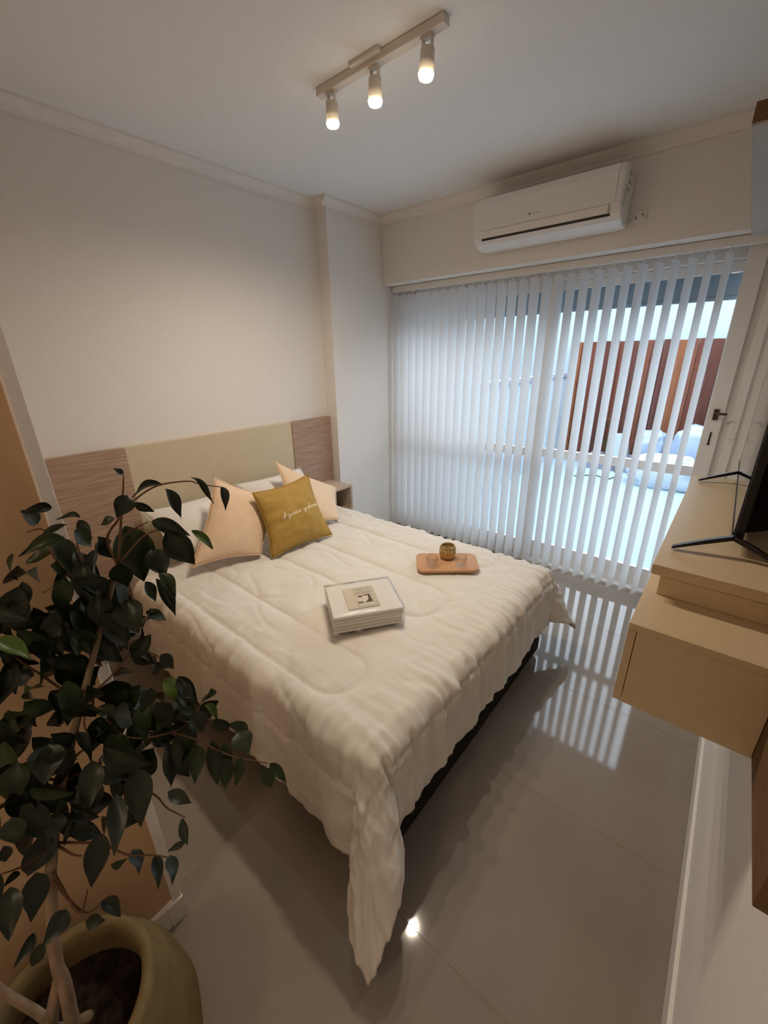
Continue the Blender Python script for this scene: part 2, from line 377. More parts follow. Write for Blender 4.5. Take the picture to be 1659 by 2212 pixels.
# ------------------------------------------------------------------ headboard and bed
hb = thing('headboard', 'wall mounted headboard with cream centre panel between two oak panels', 'headboard', (0, -1.53, .3))
obj('side_panel', B((0.001, -.972, .30), (.042, -.590, 1.153)), 'oak', hb, bevel=.002, label='oak veneer end panel of the headboard')
obj('side_panel', B((0.001, -2.480, .30), (.042, -2.090, 1.153)), 'oak', hb, bevel=.002, label='oak veneer end panel of the headboard')
obj('center_panel', B((0.001, -2.089, .30), (.036, -.973, 1.153)), 'cream', hb, bevel=.002, label='cream centre panel')
bx0, bx1, by0, by1 = .06, 1.935, -2.245, -.855
bed = thing('bed', 'double bed with black fabric base and white mattress under the comforter', 'bed', (1.0, -1.55, 0))
obj('base', B((bx0, by0 - .012, .032), (1.948, by1 - .01, .27)), 'bedbase', bed, bevel=.012)
obj('mattress', B((bx0, by0, .272), (bx1, by1, .495)), 'mattress', bed, bevel=.035)
for a in (.16, 1.83):
    for b_ in (-2.14, -.96): obj('leg', cyl(nb(), (a, b_, 0), (a, b_, .034), .028, n=16), 'black', bed)

# nightstand (open wooden cube fixed beside the headboard)
ns = thing('nightstand', 'small open oak nightstand fixed to the wall between headboard and pillar', 'nightstand', (.16, -.735, .43))
y0, y1, xa, xb, za, zb = -.825, -.630, .044, .295, .43, .642
obj('top', B((xa, y0, zb - .018), (xb, y1, zb)), 'oak_light', ns, bevel=.001); obj('bottom', B((xa, y0, za), (xb, y1, za + .018)), 'oak_light', ns, bevel=.001)
obj('side', B((xa, y1 - .018, za + .018), (xb, y1, zb - .018)), 'oak_light', ns); obj('side', B((xa, y0, za + .018), (xb, y0 + .018, zb - .018)), 'oak_light', ns)
obj('back', B((xa, y0 + .018, za + .018), (xa + .012, y1 - .018, zb - .018)), 'oak_light', ns)

# ------------------------------------------------------------------ comforter
UF, VC, HW, RR = 1.893, -1.55, .663, .082        # foot edge, centre line, half width, edge radius
ZT = .545
U0 = .34
DF, DS = .355, .455                               # overhang at foot and sides
def fold(d):
    a = min(d / RR, PI / 2); out = RR * math.sin(a); dn = RR * (1 - math.cos(a))
    if d > RR * PI / 2: dn += d - RR * PI / 2
    return out, dn
def capsule(x, y, cy, w, tip):
    """distance to a long U-shaped stitch line open towards the head"""
    if x <= tip - w: return abs(abs(y - cy) - w)
    return abs(math.hypot(x - (tip - w), y - cy) - w)
CAPS = [(-2.087, .108, 1.715), (-1.525, .135, 1.70), (-.965, .115, 1.70)]
def comfy(u, v):
    du = max(0, u - UF); dv = max(0, abs(v) - HW); s = 1 if v > 0 else -1
    x = min(u, UF); y = VC + max(-HW, min(HW, v)); z = ZT
    wr = 0
    if du == 0 and dv == 0:
        nx, ny, nz = 0, 0, 1
    elif du > 0 and dv > 0:
        phi = math.atan2(dv, du); rho = math.hypot(du, dv); out, dn = fold(rho)
        k = max(0, (rho - .10)) / .5
        out += (.30 if s < 0 else .25) * k * math.sin(2 * phi) ** 1.25 + .02 * k * math.sin(6 * phi) * math.sin(2 * phi)
        dn *= 1 - .10 * math.sin(2 * phi) ** 2
        c_, s_ = math.cos(phi), math.sin(phi)
        wr += (.016 * noise.noise(Vector((u * 9, v * 9, 3))) + .010 * noise.noise(Vector(((u + v * s) * 7, (u - v * s) * 26, 8)))) * min(1, rho / .1); x += out * c_; y += s * out * s_; z -= dn; nx, ny, nz = c_, s * s_, .1
    elif du > 0:
        out, dn = fold(du); x += out; z -= dn; a = min(du / RR, PI / 2); nx, ny, nz = math.sin(a), 0, math.cos(a)
        k = max(0, du - .06) / DF; wv = noise.noise(Vector((v * 9, 3.1, du * 2)))
        wr += .014 * k * wv + (.010 * noise.noise(Vector((v * 24, 5.5, du * 3))) + .005 * noise.noise(Vector((v * 60, 1.5, du * 5)))) * min(1, du / .08); x += .018 * k
    else:
        out, dn = fold(dv); y += s * out; z -= dn; a = min(dv / RR, PI / 2); nx, ny, nz = 0, s * math.sin(a), math.cos(a)
        k = max(0, dv - .06) / DS; wv = noise.noise(Vector((u * 7, 7.7 * s, dv * 2)))
        wr += .022 * k * wv + (.011 * noise.noise(Vector((u * 20, 2.5 * s, dv * 2.5))) + .005 * noise.noise(Vector((u * 55, 1.5, dv * 4)))) * min(1, dv / .08); y += s * .028 * k
    # quilting stitch lines
    yy = VC + v
    g = 0
    for cy, w, tip in CAPS:
        d = capsule(u, yy, cy, w, tip); g = max(g, .62 * math.exp(-(d / .0065) ** 2) + .55 * math.exp(-(d / .030) ** 2))
    seam = None
    for dd in (du - .115, (dv - .20) if u < UF + .12 else None):
        if dd is None or (du == 0 and dv == 0): continue
        g = max(g, 1.1 * math.exp(-(dd / .009) ** 2))
        amp = math.exp(-(dd / .07) ** 2)
        t_ = v if dd == du - .115 else u
        wr += .017 * amp * noise.noise(Vector((t_ * 42, dd * 5, 1.3)))
    wr -= .011 * g
    puff = .008 * noise.noise(Vector((u * 3.2, v * 3.2, 0))) + .005 * noise.noise(Vector((u * 8, v * 11, 4))) + .0028 * noise.noise(Vector((u * 30, v * 14, 9)))
    ed = math.exp(-((abs(v) - HW - .05) / .12) ** 2) * .009 * noise.noise(Vector((u * 38, v * 3, 2))) + math.exp(-((u - UF - .05) / .12) ** 2) * .009 * noise.noise(Vector((u * 3, v * 38, 6)))
    cre = 0
    near = max(math.exp(-((du - .10) / .10) ** 2) if du > 0 or u > UF - .1 else 0, math.exp(-((dv - .13) / .14) ** 2) if dv > 0 or abs(v) > HW - .1 else 0)
    if near > .02:
        if du >= dv: q = Vector((v * 17, u * 5, 2.2))
        else: q = Vector((u * 15, v * 4, 5.1))
        cre = -near * .014 * (abs(noise.noise(q)) ** .7) + near * .005
    cre -= .004 * max(0, .12 - abs(noise.noise(Vector((u * 4.2 + 1.5 * v, v * 6.1, 12.3))))) / .12
    h = wr + puff + ed + cre
    return Vector((x + nx * h, y + ny * h, max(z + nz * h, .012)))
bm = nb(); st = .0085
nu = int((UF + DF - U0) / st); nv = int(2 * (HW + DS) / st)
grid = []
for i in range(nu + 1):
    u = U0 + (UF + DF - U0) * i / nu; row = []
    for j in range(nv + 1):
        v = -(HW + DS) + 2 * (HW + DS) * j / nv
        # the hem is a little shorter on the far side and at the head
        vv = v if v < HW else HW + (v - HW) * (.80 if u > .36 else .10)
        row.append(bm.verts.new(comfy(u, vv)))
    grid.append(row)
for i in range(nu):
    for j in range(nv): bm.faces.new((grid[i][j], grid[i + 1][j], grid[i + 1][j + 1], grid[i][j + 1]))
cf = obj('comforter', bm, 'linen', smooth=True); tag(cf, 'white quilted comforter draped over the bed with its corner touching the floor', 'comforter')
md = cf.modifiers.new('thickness', 'SOLIDIFY'); md.thickness = .012; md.offset = -1

# ------------------------------------------------------------------ pillows and cushions (four corners, puffed)
def cushion(name, tl, tr, br_, bl, puff, m, label, cat, grp=None, n=28, pinch=.10, seed=1, wrinkle=.004):
    tl, tr, br_, bl = map(Vector, (tl, tr, br_, bl)); c = (tl + tr + br_ + bl) / 4
    nrm = ((br_ - tl).cross(tr - bl)).normalized()
    if nrm.x < 0: nrm = -nrm
    def pt(s, t, side):
        # edges bow in towards the middle
        e = pinch
        s2 = .5 + (s - .5) * (1 - e * math.sin(PI * t)); t2 = .5 + (t - .5) * (1 - e * math.sin(PI * s))
        p = tl.lerp(tr, s2).lerp(bl.lerp(br_, s2), t2)
        f = (max(0, 1 - (2 * s - 1) ** 2) ** .62) * (max(0, 1 - (2 * t - 1) ** 2) ** .62)
        w = wrinkle * noise.noise(Vector((s * 7 + seed, t * 7, side))) * f ** .3 + wrinkle * .9 * noise.noise(Vector((s * 3, t * 18 + seed, side * 2))) * (1 - s) * f ** .3
        return p + nrm * side * (puff * f + w)
    bm = nb()
    A_ = [[bm.verts.new(pt(i / n, j / n, 1)) for j in range(n + 1)] for i in range(n + 1)]
    C_ = [[A_[i][j] if i in (0, n) or j in (0, n) else bm.verts.new(pt(i / n, j / n, -1)) for j in range(n + 1)] for i in range(n + 1)]
    for i in range(n):
        for j in range(n):
            bm.faces.new((A_[i][j], A_[i][j + 1], A_[i + 1][j + 1], A_[i + 1][j]))
            q = (C_[i][j], C_[i + 1][j], C_[i + 1][j + 1], C_[i][j + 1])
            bm.faces.new(q)
    o = obj(name, bm, m, loc=(bl + br_) / 2, smooth=True); tag(o, label, cat, grp)
    # piped seam
    bm = nb(); per = [pt(i / n, 0, 1) for i in range(n)] + [pt(1, i / n, 1) for i in range(n)] + [pt(1 - i / n, 1, 1) for i in range(n)] + [pt(0, 1 - i / n, 1) for i in range(n + 1)]
    tube(bm, per, .0028, 6); obj('seam', bm, m, o, smooth=True)
    return o, pt
cushion('pillow', (.10, -2.10, .80), (.10, -1.56, .80), (.40, -1.56, .60), (.40, -2.10, .60), .075, 'sheet', 'white bed pillow behind the cream cushion near the potted ficus', 'pillow', None, seed=4)
cushion('pillow', (.10, -1.52, .82), (.10, -.98, .82), (.40, -.98, .60), (.40, -1.52, .60), .075, 'sheet', 'white bed pillow behind the cream cushion beside the nightstand', 'pillow', None, seed=7)
cushion('cushion', (.38, -1.79, .978), (.50, -1.47, .80), (.66, -1.745, .572), (.56, -2.09, .600), .064, 'peach', 'plain cream cushion with its bottom corner beside the mustard cushion', 'cushion', None, seed=2)
cushion('cushion', (.30, -1.33, .965), (.33, -.835, .675), (.62, -1.10, .575), (.58, -1.45, .59), .058, 'peach', 'plain cream cushion half hidden behind the mustard cushion', 'cushion', None, seed=3)
mo, mpt = cushion('cushion', (.55, -1.678, .892), (.53, -1.26, .903), (.76, -1.295, .563), (.72, -1.715, .556), .074, 'mustard', 'mustard velvet cushion with cream handwritten lettering', 'cushion', None, seed=6, wrinkle=.012)
# handwriting: strokes in letter units (x right, y up), x-height 1
GL = {
 'A': [[(-.6, .3), (-.1, .5), (.5, 1.6), (.8, 2.4), (.75, 1.2), (.6, -.4)], [(.0, .7), (.6, .75), (1.1, .9)], [(.55, 1.4), (.3, .2), (.1, -.6)]],
 'g': [[(.8, .9), (.3, 1), (.1, .5), (.4, 0), (.8, .6), (.85, .9), (.8, -.6), (.5, -1.3), (.3, -.9), (1.1, .2)]],
 'u': [[(0, .9), (.1, .1), (.4, 0), (.8, .8), (.85, .1), (1.2, .2)]],
 'a': [[(.8, .85), (.3, 1), (.1, .4), (.4, 0), (.8, .7), (.9, .05), (1.2, .2)]],
 'r': [[(0, .1), (.25, .95), (.5, .85), (.6, .7), (.7, .05), (1.1, .2)]],
 'y': [[(0, .9), (.15, .25), (.5, .2), (.85, .95), (.6, -.6), (.35, -1.2), (.3, -.7), (1.1, .3)]],
 'h': [[(0, .1), (.4, 1.4), (.45, 2.3), (.25, 2), (.2, 0), (.5, .8), (.75, .75), (.8, 0), (1.15, .2)]],
 'o': [[(.5, .95), (.1, .6), (.3, 0), (.75, .3), (.6, .95), (1.1, .7)]],
}
bm = nb(); xx = 0; strokes = []
for chh in 'Aguara y ahora':
    if chh == ' ': xx += .8; continue
    for stq in GL[chh]: strokes.append([(xx + a, b_) for a, b_ in stq])
    xx += 1.15 if chh != 'A' else 1.3
for stq in strokes:
    pts = []
    for q in crom([(a, b_, 0) for a, b_ in stq], 5):
        s = .235 + .70 * (q.x / xx); t = .535 - .034 * q.y - .03 * (q.x / xx)
        p = mpt(s, t, 1); nn = (mpt(s + .01, t, 1) - p).cross(mpt(s, t - .01, 1) - p).normalized()
        if nn.x < 0: nn = -nn
        pts.append(p + nn * .001)
    tube(bm, pts, .0019, 5)
obj('lettering', bm, 'thread', mo, label='cream handwritten lettering across the cushion')

# ------------------------------------------------------------------ packaged sheet set
PK = [Vector((1.272, -1.822, 0)), Vector((1.440, -1.583, 0)), Vector((1.645, -1.727, 0)), Vector((1.477, -1.968, 0))]   # back left, back right, front right, front left
pc = sum(PK, Vector()) / 4; z0 = .556
pkg = thing('sheet_set', 'folded white sheet set in clear plastic with a printed card', 'linen pack', (pc.x, pc.y, z0))
ux = (PK[1] - PK[0]).normalized(); uy = (PK[2] - PK[1]).normalized(); wx = (PK[1] - PK[0]).length; wy = (PK[2] - PK[1]).length
def pp(a, b_, z): return PK[0] + ux * a * wx + uy * b_ * wy + Vector((0, 0, z))
zz = z0
for k, h in enumerate((.016, .013, .017, .014, .016)):
    i_ = .004 + random.uniform(0, .012)
    bm = nb(); prism(bm, [pp(i_, i_, zz), pp(1 - i_, i_, zz), pp(1 - i_, 1 - i_, zz), pp(i_, 1 - i_, zz)], (0, 0, h - .0012))
    obj('folded_sheet', bm, 'sheet', pkg, bevel=.005); zz += h
zt = zz
bm = nb(); prism(bm, [pp(-.012, -.012, z0 - .001), pp(1.012, -.012, z0 - .001), pp(1.012, 1.012, z0 - .001), pp(-.012, 1.012, z0 - .001)], (0, 0, zt - z0 + .006))
bmesh.ops.subdivide_edges(bm, edges=bm.edges, cuts=9, use_grid_fill=True)
for v in bm.verts:
    q = v.co; v.co = q + Vector((.0022 * noise.noise(q * 60), .0022 * noise.noise(q * 60 + Vector((9, 0, 0))), .0018 * noise.noise(q * 45 + Vector((0, 7, 0)))))
obj('plastic_wrap', bm, 'wrap', pkg, smooth=True)
bm = nb(); prism(bm, [pp(a, b_, zt + .0003) for a, b_ in ((.245, .19), (.70, .19), (.70, .84), (.245, .84))], (0, 0, .0012)); cd = obj('card', bm, 'card', pkg, label='printed cardboard insert')
def prn(pts, m, z=.0018):
    bm = nb(); prism(bm, [pp(.245 + .455 * a, .19 + .65 * b_, zt + z) for a, b_ in pts], (0, 0, .0005)); obj('print', bm, m, cd)
prn([(.02, .02), (.30, .02), (.30, .98), (.02, .98)], 'card')
prn([(.32, .02), (.98, .02), (.98, .98), (.32, .98)], 'print_green')
prn([(.45, .06), (.62, .06), (.62, .16), (.45, .16)], 'print_grey', .0023)
prn([(.36, .24), (.88, .24), (.88, .34), (.36, .34)], 'print_grey', .0023)
prn([(.34, .42), (.80, .42), (.82, .78), (.36, .78)], 'print_pale', .0023)
prn([(.40, .44), (.55, .44), (.55, .52), (.42, .52)], 'print_dark', .0028); prn([(.58, .42), (.80, .42), (.80, .48), (.58, .46)], 'print_dark', .0028)
prn([(.74, .46), (.80, .46), (.82, .78), (.58, .78), (.70, .68)], 'print_dark', .0028); prn([(.36, .72), (.52, .74), (.50, .79), (.36, .79)], 'print_dark', .0028)
for k in range(3): prn([(.86, .40 + .16 * k), (.97, .36 + .16 * k), (.97, .41 + .16 * k), (.86, .46 + .16 * k)], 'print_pale', .0023)
prn([(.36, .84), (.90, .84), (.90, .90), (.36, .90)], 'print_pale', .0023)

# ------------------------------------------------------------------ tray with glasses
tz = .556
TR = [Vector((1.323, -1.194, 0)), Vector((1.579, -.993, 0)), Vector((1.695, -1.150, 0)), Vector((1.450, -1.356, 0))]
def rounded(corn, r, z, k=5):
    out = []; n = len(corn)
    for i in range(n):
        a, b_, c = corn[i - 1], corn[i], corn[(i + 1) % n]; d1 = (a - b_).normalized(); d2 = (c - b_).normalized()
        for j in range(k + 1):
            t = j / k; p = (b_ + d1 * r * (1 - t)).lerp(b_ + d2 * r * t, t); out.append(Vector((p.x, p.y, z)))
    return out
bm = nb(); prism(bm, rounded(TR, .045, tz), (0, 0, .014)); tag(obj('serving_board', bm, 'tray', loc=(1.51, -1.175, tz), bevel=.003), 'small rounded wooden serving board lying on the comforter', 'tray')
gz = tz + .0145
cg = Vector((1.49, -1.135, gz))
bm, rg = lathe(nb(), [(.032, 0), (.038, .005), (.042, .020), (.0425, .052), (.039, .070), (.035, .075), (.032, .071), (.036, .050), (.034, .012), (.001, .010)], cg, 112, 14, .05)
gobj = obj('candle_holder', bm, 'gold', loc=cg, smooth=True); tag(gobj, 'ribbed amber glass candle holder on the serving board', 'candle holder')
obj('candle', cyl(nb(), cg + Vector((0, 0, .0115)), cg + Vector((0, 0, .034)), .028, n=24), M['card'], gobj)
for (gx, gy), nm in (((1.478, -1.268), 'low clear drinking glass on the serving board, on the side facing the linen pack'), ((1.592, -1.172), 'low clear drinking glass on the serving board, beside its foot end')):
    c = Vector((gx, gy, gz))
    bm, rg = lathe(nb(), [(.024, 0), (.027, .002), (.029, .02), (.031, .058), (.0292, .058), (.0272, .02), (.023, .011), (.001, .009)], c, 40)
    tag(obj('drinking_glass', bm, 'clear', loc=c, smooth=True), nm, 'glass', 'clear glasses on the board')

# ------------------------------------------------------------------ ceiling track light
tl_ = thing('track_light', 'white ceiling rail with three lit spot heads over the bed', 'ceiling light', (1.253, -1.39, ZC))
obj('rail', B((.958, -1.408, 2.563), (1.551, -1.372, ZC - .001)), 'lamp_body', tl_, bevel=.002)
obj('ceiling_plate', B((1.16, -1.43, ZC - .012), (1.30, -1.408, ZC - .001)), 'lamp_body', tl_)
for k, x in enumerate((1.026, 1.252, 1.480)):
    tilt = (.05, .02, -.10)[k]; ty = (.02, -.03, -.12)[k]
    h = obj('spot_head', nb(), 'lamp_body', tl_)
    bm = nb(); c = Vector((x, -1.39, 2.515))
    d = Vector((tilt * .3, ty * .6, -1)).normalized()
    def at(t): return c + d * t
    cyl(bm, at(-.015), at(.048), .0235, .0255, 28)
    bm2 = bm; me = h.data; bmesh.ops.translate(bm2, verts=bm2.verts, vec=-ORG[tl_.name]); bmesh.ops.recalc_face_normals(bm2, faces=bm2.faces); bm2.to_mesh(me); bm2.free(); me.materials.append(M['lamp_body']) if not me.materials else None
    for p in me.polygons: p.use_smooth = abs(p.normal.z) < .9
    bm = nb()
    for s in (-1, 1): box(bm, (x + s * .017 - .003, -1.396, 2.505), (x + s * .017 + .003, -1.384, 2.566))
    box(bm, (x - .022, -1.40, 2.556), (x + .022, -1.38, 2.566)); obj('bracket', bm, 'lamp_body', h)
    obj('screw', cyl(nb(), (x - .024, -1.39, 2.512), (x - .0285, -1.39, 2.512), .004, n=10), 'dark', h)
    bm = nb(); cyl(bm, at(.0485), at(.060), .0265, .023, 28); obj('bulb', bm, 'bulb', h, smooth=False, label='glowing warm spot bulb')
    l = bpy.data.lights.new('spot_lamp', 'SPOT'); l.energy = LAMP_W; l.color = LAMP_COL; l.spot_size = math.radians(166); l.spot_blend = 0.85; l.shadow_soft_size = .022
    lo = bpy.data.objects.new('spot_lamp', l); COL.objects.link(lo); lo.location = at(.066); lo.rotation_euler = d.to_track_quat('-Z', 'Y').to_euler()

# ------------------------------------------------------------------ air conditioner
ac = thing('air_conditioner', 'white split air conditioner mounted above the blind', 'air conditioner', (1.44, 0, 2.21))
x0, x1 = 1.020, 1.850
prof = [(-.002, 2.215), (-.10, 2.212), (-.165, 2.232), (-.195, 2.262), (-.205, 2.30), (-.205, 2.43), (-.195, 2.465), (-.165, 2.478), (-.002, 2.478)]
bm = nb(); prism(bm, [(x0, y, z) for y, z in prof], (x1 - x0, 0, 0)); obj('body', bm, 'plastic', ac, bevel=.012)
bm = nb(); prism(bm, [(x0 + .03, y, z) for y, z in ((-.2055, 2.30), (-.2095, 2.302), (-.2095, 2.43), (-.200, 2.466), (-.196, 2.466))], (x1 - x0 - .06, 0, 0)); obj('front_panel', bm, 'plastic', ac, bevel=.003)
bm = nb(); prism(bm, [(x0 + .06, y, z) for y, z in ((-.2035, 2.298), (-.2085, 2.297), (-.197, 2.2605), (-.192, 2.263))], (x1 - x0 - .12, 0, 0)); obj('air_flap', bm, 'plastic', ac, bevel=.002)
bm = nb(); prism(bm, [(x0 + .06, y, z) for y, z in ((-.190, 2.262), (-.1965, 2.2605), (-.190, 2.2495), (-.184, 2.252))], (x1 - x0 - .11, 0, 0)); obj('air_slot', bm, 'dark', ac)
bm = B((x1 - .055, -.2075, 2.262), (x1 - .052, -.2045, 2.298)); obj('flap_gap', bm, 'text', ac)
bm = nb(); prism(bm, [(1.372, -.2097, 2.334), (1.380, -.2097, 2.342), (1.388, -.2097, 2.334), (1.380, -.2097, 2.326)], (0, -.0006, 0)); obj('emblem', bm, 'text', ac)
bm = nb()
for k in range(6): box(bm, (1.394 + k * .0085, -.2103, 2.3315), (1.400 + k * .0085, -.2096, 2.3365))
obj('brand_mark', bm, 'print_grey', ac)
bm = nb()
for z in (2.44, 2.405, 2.37): box(bm, (x1 - .002, -.13, z - .010), (x1 + .002, -.09 + .01 * (z > 2.4), z + .008))
box(bm, (x1 - .002, -.165, 2.29), (x1 + .0015, -.155, 2.38)); obj('side_vent', bm, 'print_grey', ac)
so = thing('wall_socket', 'small white double wall socket beside the air conditioner', 'socket', (1.90, 0, 2.265))
obj('plate', B((1.872, -.010, 2.240), (1.935, -.0005, 2.288)), 'wall', so, bevel=.003)
bm = nb()
for a, z in ((1.885, 2.262), (1.915, 2.272)):
    cyl(bm, (a, -.0095, z), (a, -.0115, z), .0045, n=10)
    cyl(bm, (a + .008, -.0095, z - .010), (a + .008, -.0115, z - .010), .0025, n=8)
obj('holes', bm, 'metal', so)
bm = nb(); tube(bm, crom([(1.885, -.008, 2.250), (1.875, -.012, 2.242), (1.862, -.012, 2.240), (1.848, -.010, 2.236)], 5), .004, 8); obj('cable', bm, 'plastic', so, smooth=True)

# ------------------------------------------------------------------ TV wall furniture
tp = tag(obj('wall_panel', B((2.685, -2.25, .822), (XR - .0005, -.75, 1.80)), 'walnut', loc=(2.70, -1.4, .822), bevel=.002), 'brown wood veneer panel fixed on the wall behind the television', 'wall panel')
cs = thing('tv_console', 'beige floating television console with drawer box and raised shelf', 'console', (2.56, -1.3, .82))
cx0, cx1, cy0, cy1 = 2.431, 2.684, -1.945, -.80
obj('box_top', B((cx0, cy0, 1.017), (cx1, cy1, 1.035)), 'console', cs, bevel=.001)
obj('box_end', B((cx0 + .018, cy0, .822), (cx1, cy0 + .018, 1.0165)), 'console', cs, bevel=.001)
obj('box_end', B((cx0 + .018, cy1 - .018, .822), (cx1, cy1, 1.0165)), 'console', cs, bevel=.001)
obj('box_bottom', B((cx0 + .018, cy0 + .018, .822), (cx1, cy1 - .018, .840)), 'console', cs)
for k in range(2):
    a = cy0 + .001 + k * (cy1 - cy0) / 2
    obj('drawer_front', B((cx0, a, .822), (cx0 + .0165, a + (cy1 - cy0) / 2 - .003, 1.0155)), 'console', cs, bevel=.001)
obj('riser', B((2.457, -1.775, 1.0355), (cx1, cy1, 1.091)), 'console', cs, bevel=.001)
obj('shelf', B((2.437, -1.79, 1.0915), (cx1, cy1, 1.117)), 'console', cs, bevel=.001)
tv = thing('television', 'black flat television on splayed feet standing on the console', 'television', (2.575, -1.3, 1.1175))
obj('housing', B((2.574, -1.612, 1.150), (2.592, -.612, 1.735)), 'black', tv, bevel=.002)
obj('screen', B((2.5715, -1.604, 1.162), (2.5745, -.620, 1.727)), 'screen', tv)
obj('bezel', B((2.570, -1.612, 1.150), (2.5745, -.612, 1.160)), 'black', tv)
bm = nb(); prism(bm, [(2.5915, -1.56, 1.155), (2.640, -1.53, 1.165), (2.648, -1.50, 1.40), (2.620, -1.50, 1.52), (2.5915, -1.55, 1.56)], (0, .85, 0)); obj('back_cover', bm, 'black', tv, bevel=.008)
def foot(yy, dx):
    bm = nb()
    for pts in ([(2.574, yy, 1.164), (2.520, yy - .02, 1.146), (2.460, yy - .045, 1.1245)], [(2.574, yy, 1.164), (2.620, yy - .01, 1.148), (2.668, yy - .02, 1.1245)]):
        prev = None
        for q, hh in zip(pts, (.012, .011, .007)):
            q = Vector(q); ring = [bm.verts.new(q + Vector((0, sy * .009, sz * hh - .000))) for sy, sz in ((-1, -.5), (1, -.5), (1, .5), (-1, .5))]
            if prev:
                for k in range(4): bm.faces.new((prev[k], prev[(k + 1) % 4], ring[(k + 1) % 4], ring[k]))
            else: bm.faces.new(ring[::-1])
            prev = ring
        bm.faces.new(prev)
    return obj('foot', bm, 'black', tv, bevel=.002)
foot(-1.625, 0); foot(-.865, 0)
hs = thing('wall_shelf', 'long wall shelf with pale underside and brown end above the television', 'shelf', (2.55, -.75, 2.075))
obj('underside', B((2.397, -1.385, 2.078), (XR - .0005, -.11, 2.084)), M['underside'], hs)
obj('body', B((2.395, -1.39, 2.0842), (XR - .0005, -.105, 2.122)), 'walnut', hs, bevel=.001)

# ------------------------------------------------------------------ potted ficus
TRUNK=[(1.823,-2.957,0.487),(1.816,-2.941,0.622),(1.811,-2.918,0.738),(1.814,-2.893,0.841),(1.779,-2.848,0.932),(1.742,-2.788,1.031),(1.700,-2.711,1.153),(1.683,-2.665,1.232)]
TWIGS=[
 [(1.650,-2.637,1.306),(1.643,-2.618,1.345),(1.642,-2.607,1.388)],
 [(1.668,-2.688,1.238),(1.656,-2.664,1.277),(1.650,-2.637,1.306),(1.647,-2.601,1.335),(1.650,-2.555,1.354),(1.664,-2.500,1.353),(1.672,-2.480,1.343),(1.687,-2.444,1.331)],
 [(1.668,-2.688,1.238),(1.660,-2.639,1.273),(1.661,-2.590,1.290)],
 [(1.663,-2.642,1.263),(1.666,-2.607,1.265),(1.670,-2.574,1.270)],
 [(1.744,-2.788,1.032),(1.757,-2.769,1.005),(1.790,-2.747,0.949),(1.813,-2.685,0.923),(1.820,-2.643,0.924),(1.837,-2.613,0.911)],
 [(1.813,-2.685,0.923),(1.838,-2.654,0.895),(1.883,-2.615,0.849),(1.930,-2.564,0.815)],
 [(1.792,-2.848,0.944),(1.779,-2.822,0.965),(1.774,-2.799,0.972),(1.757,-2.794,1.005),(1.749,-2.780,1.021)],
 [(1.841,-2.892,0.870),(1.849,-2.872,0.857),(1.856,-2.862,0.846)],
 [(1.841,-2.892,0.870),(1.836,-2.919,0.883),(1.833,-2.946,0.894)],
 [(1.879,-2.913,0.821),(1.897,-2.890,0.795),(1.885,-2.871,0.809)],
 [(1.901,-2.921,0.794),(1.899,-2.886,0.792),(1.904,-2.864,0.785)],
 [(1.792,-2.848,0.944),(1.799,-2.800,0.930),(1.849,-2.749,0.860),(1.871,-2.739,0.832),(1.885,-2.729,0.817),(1.896,-2.720,0.805)],
 [(1.699,-2.711,1.152),(1.658,-2.746,1.270),(1.644,-2.746,1.320),(1.644,-2.769,1.324)],
 [(1.699,-2.711,1.152),(1.653,-2.710,1.282),(1.652,-2.684,1.287)],
 [(1.744,-2.788,1.032),(1.717,-2.818,1.097),(1.704,-2.839,1.141),(1.695,-2.847,1.173)],
 [(1.744,-2.788,1.032),(1.737,-2.736,1.050),(1.731,-2.686,1.075),(1.749,-2.653,1.046)],
 [(1.792,-2.848,0.944),(1.777,-2.877,0.975),(1.782,-2.905,0.971)],
 [(1.841,-2.892,0.870),(1.857,-2.837,0.844),(1.884,-2.811,0.810),(1.902,-2.782,0.790),(1.919,-2.762,0.773)],
]
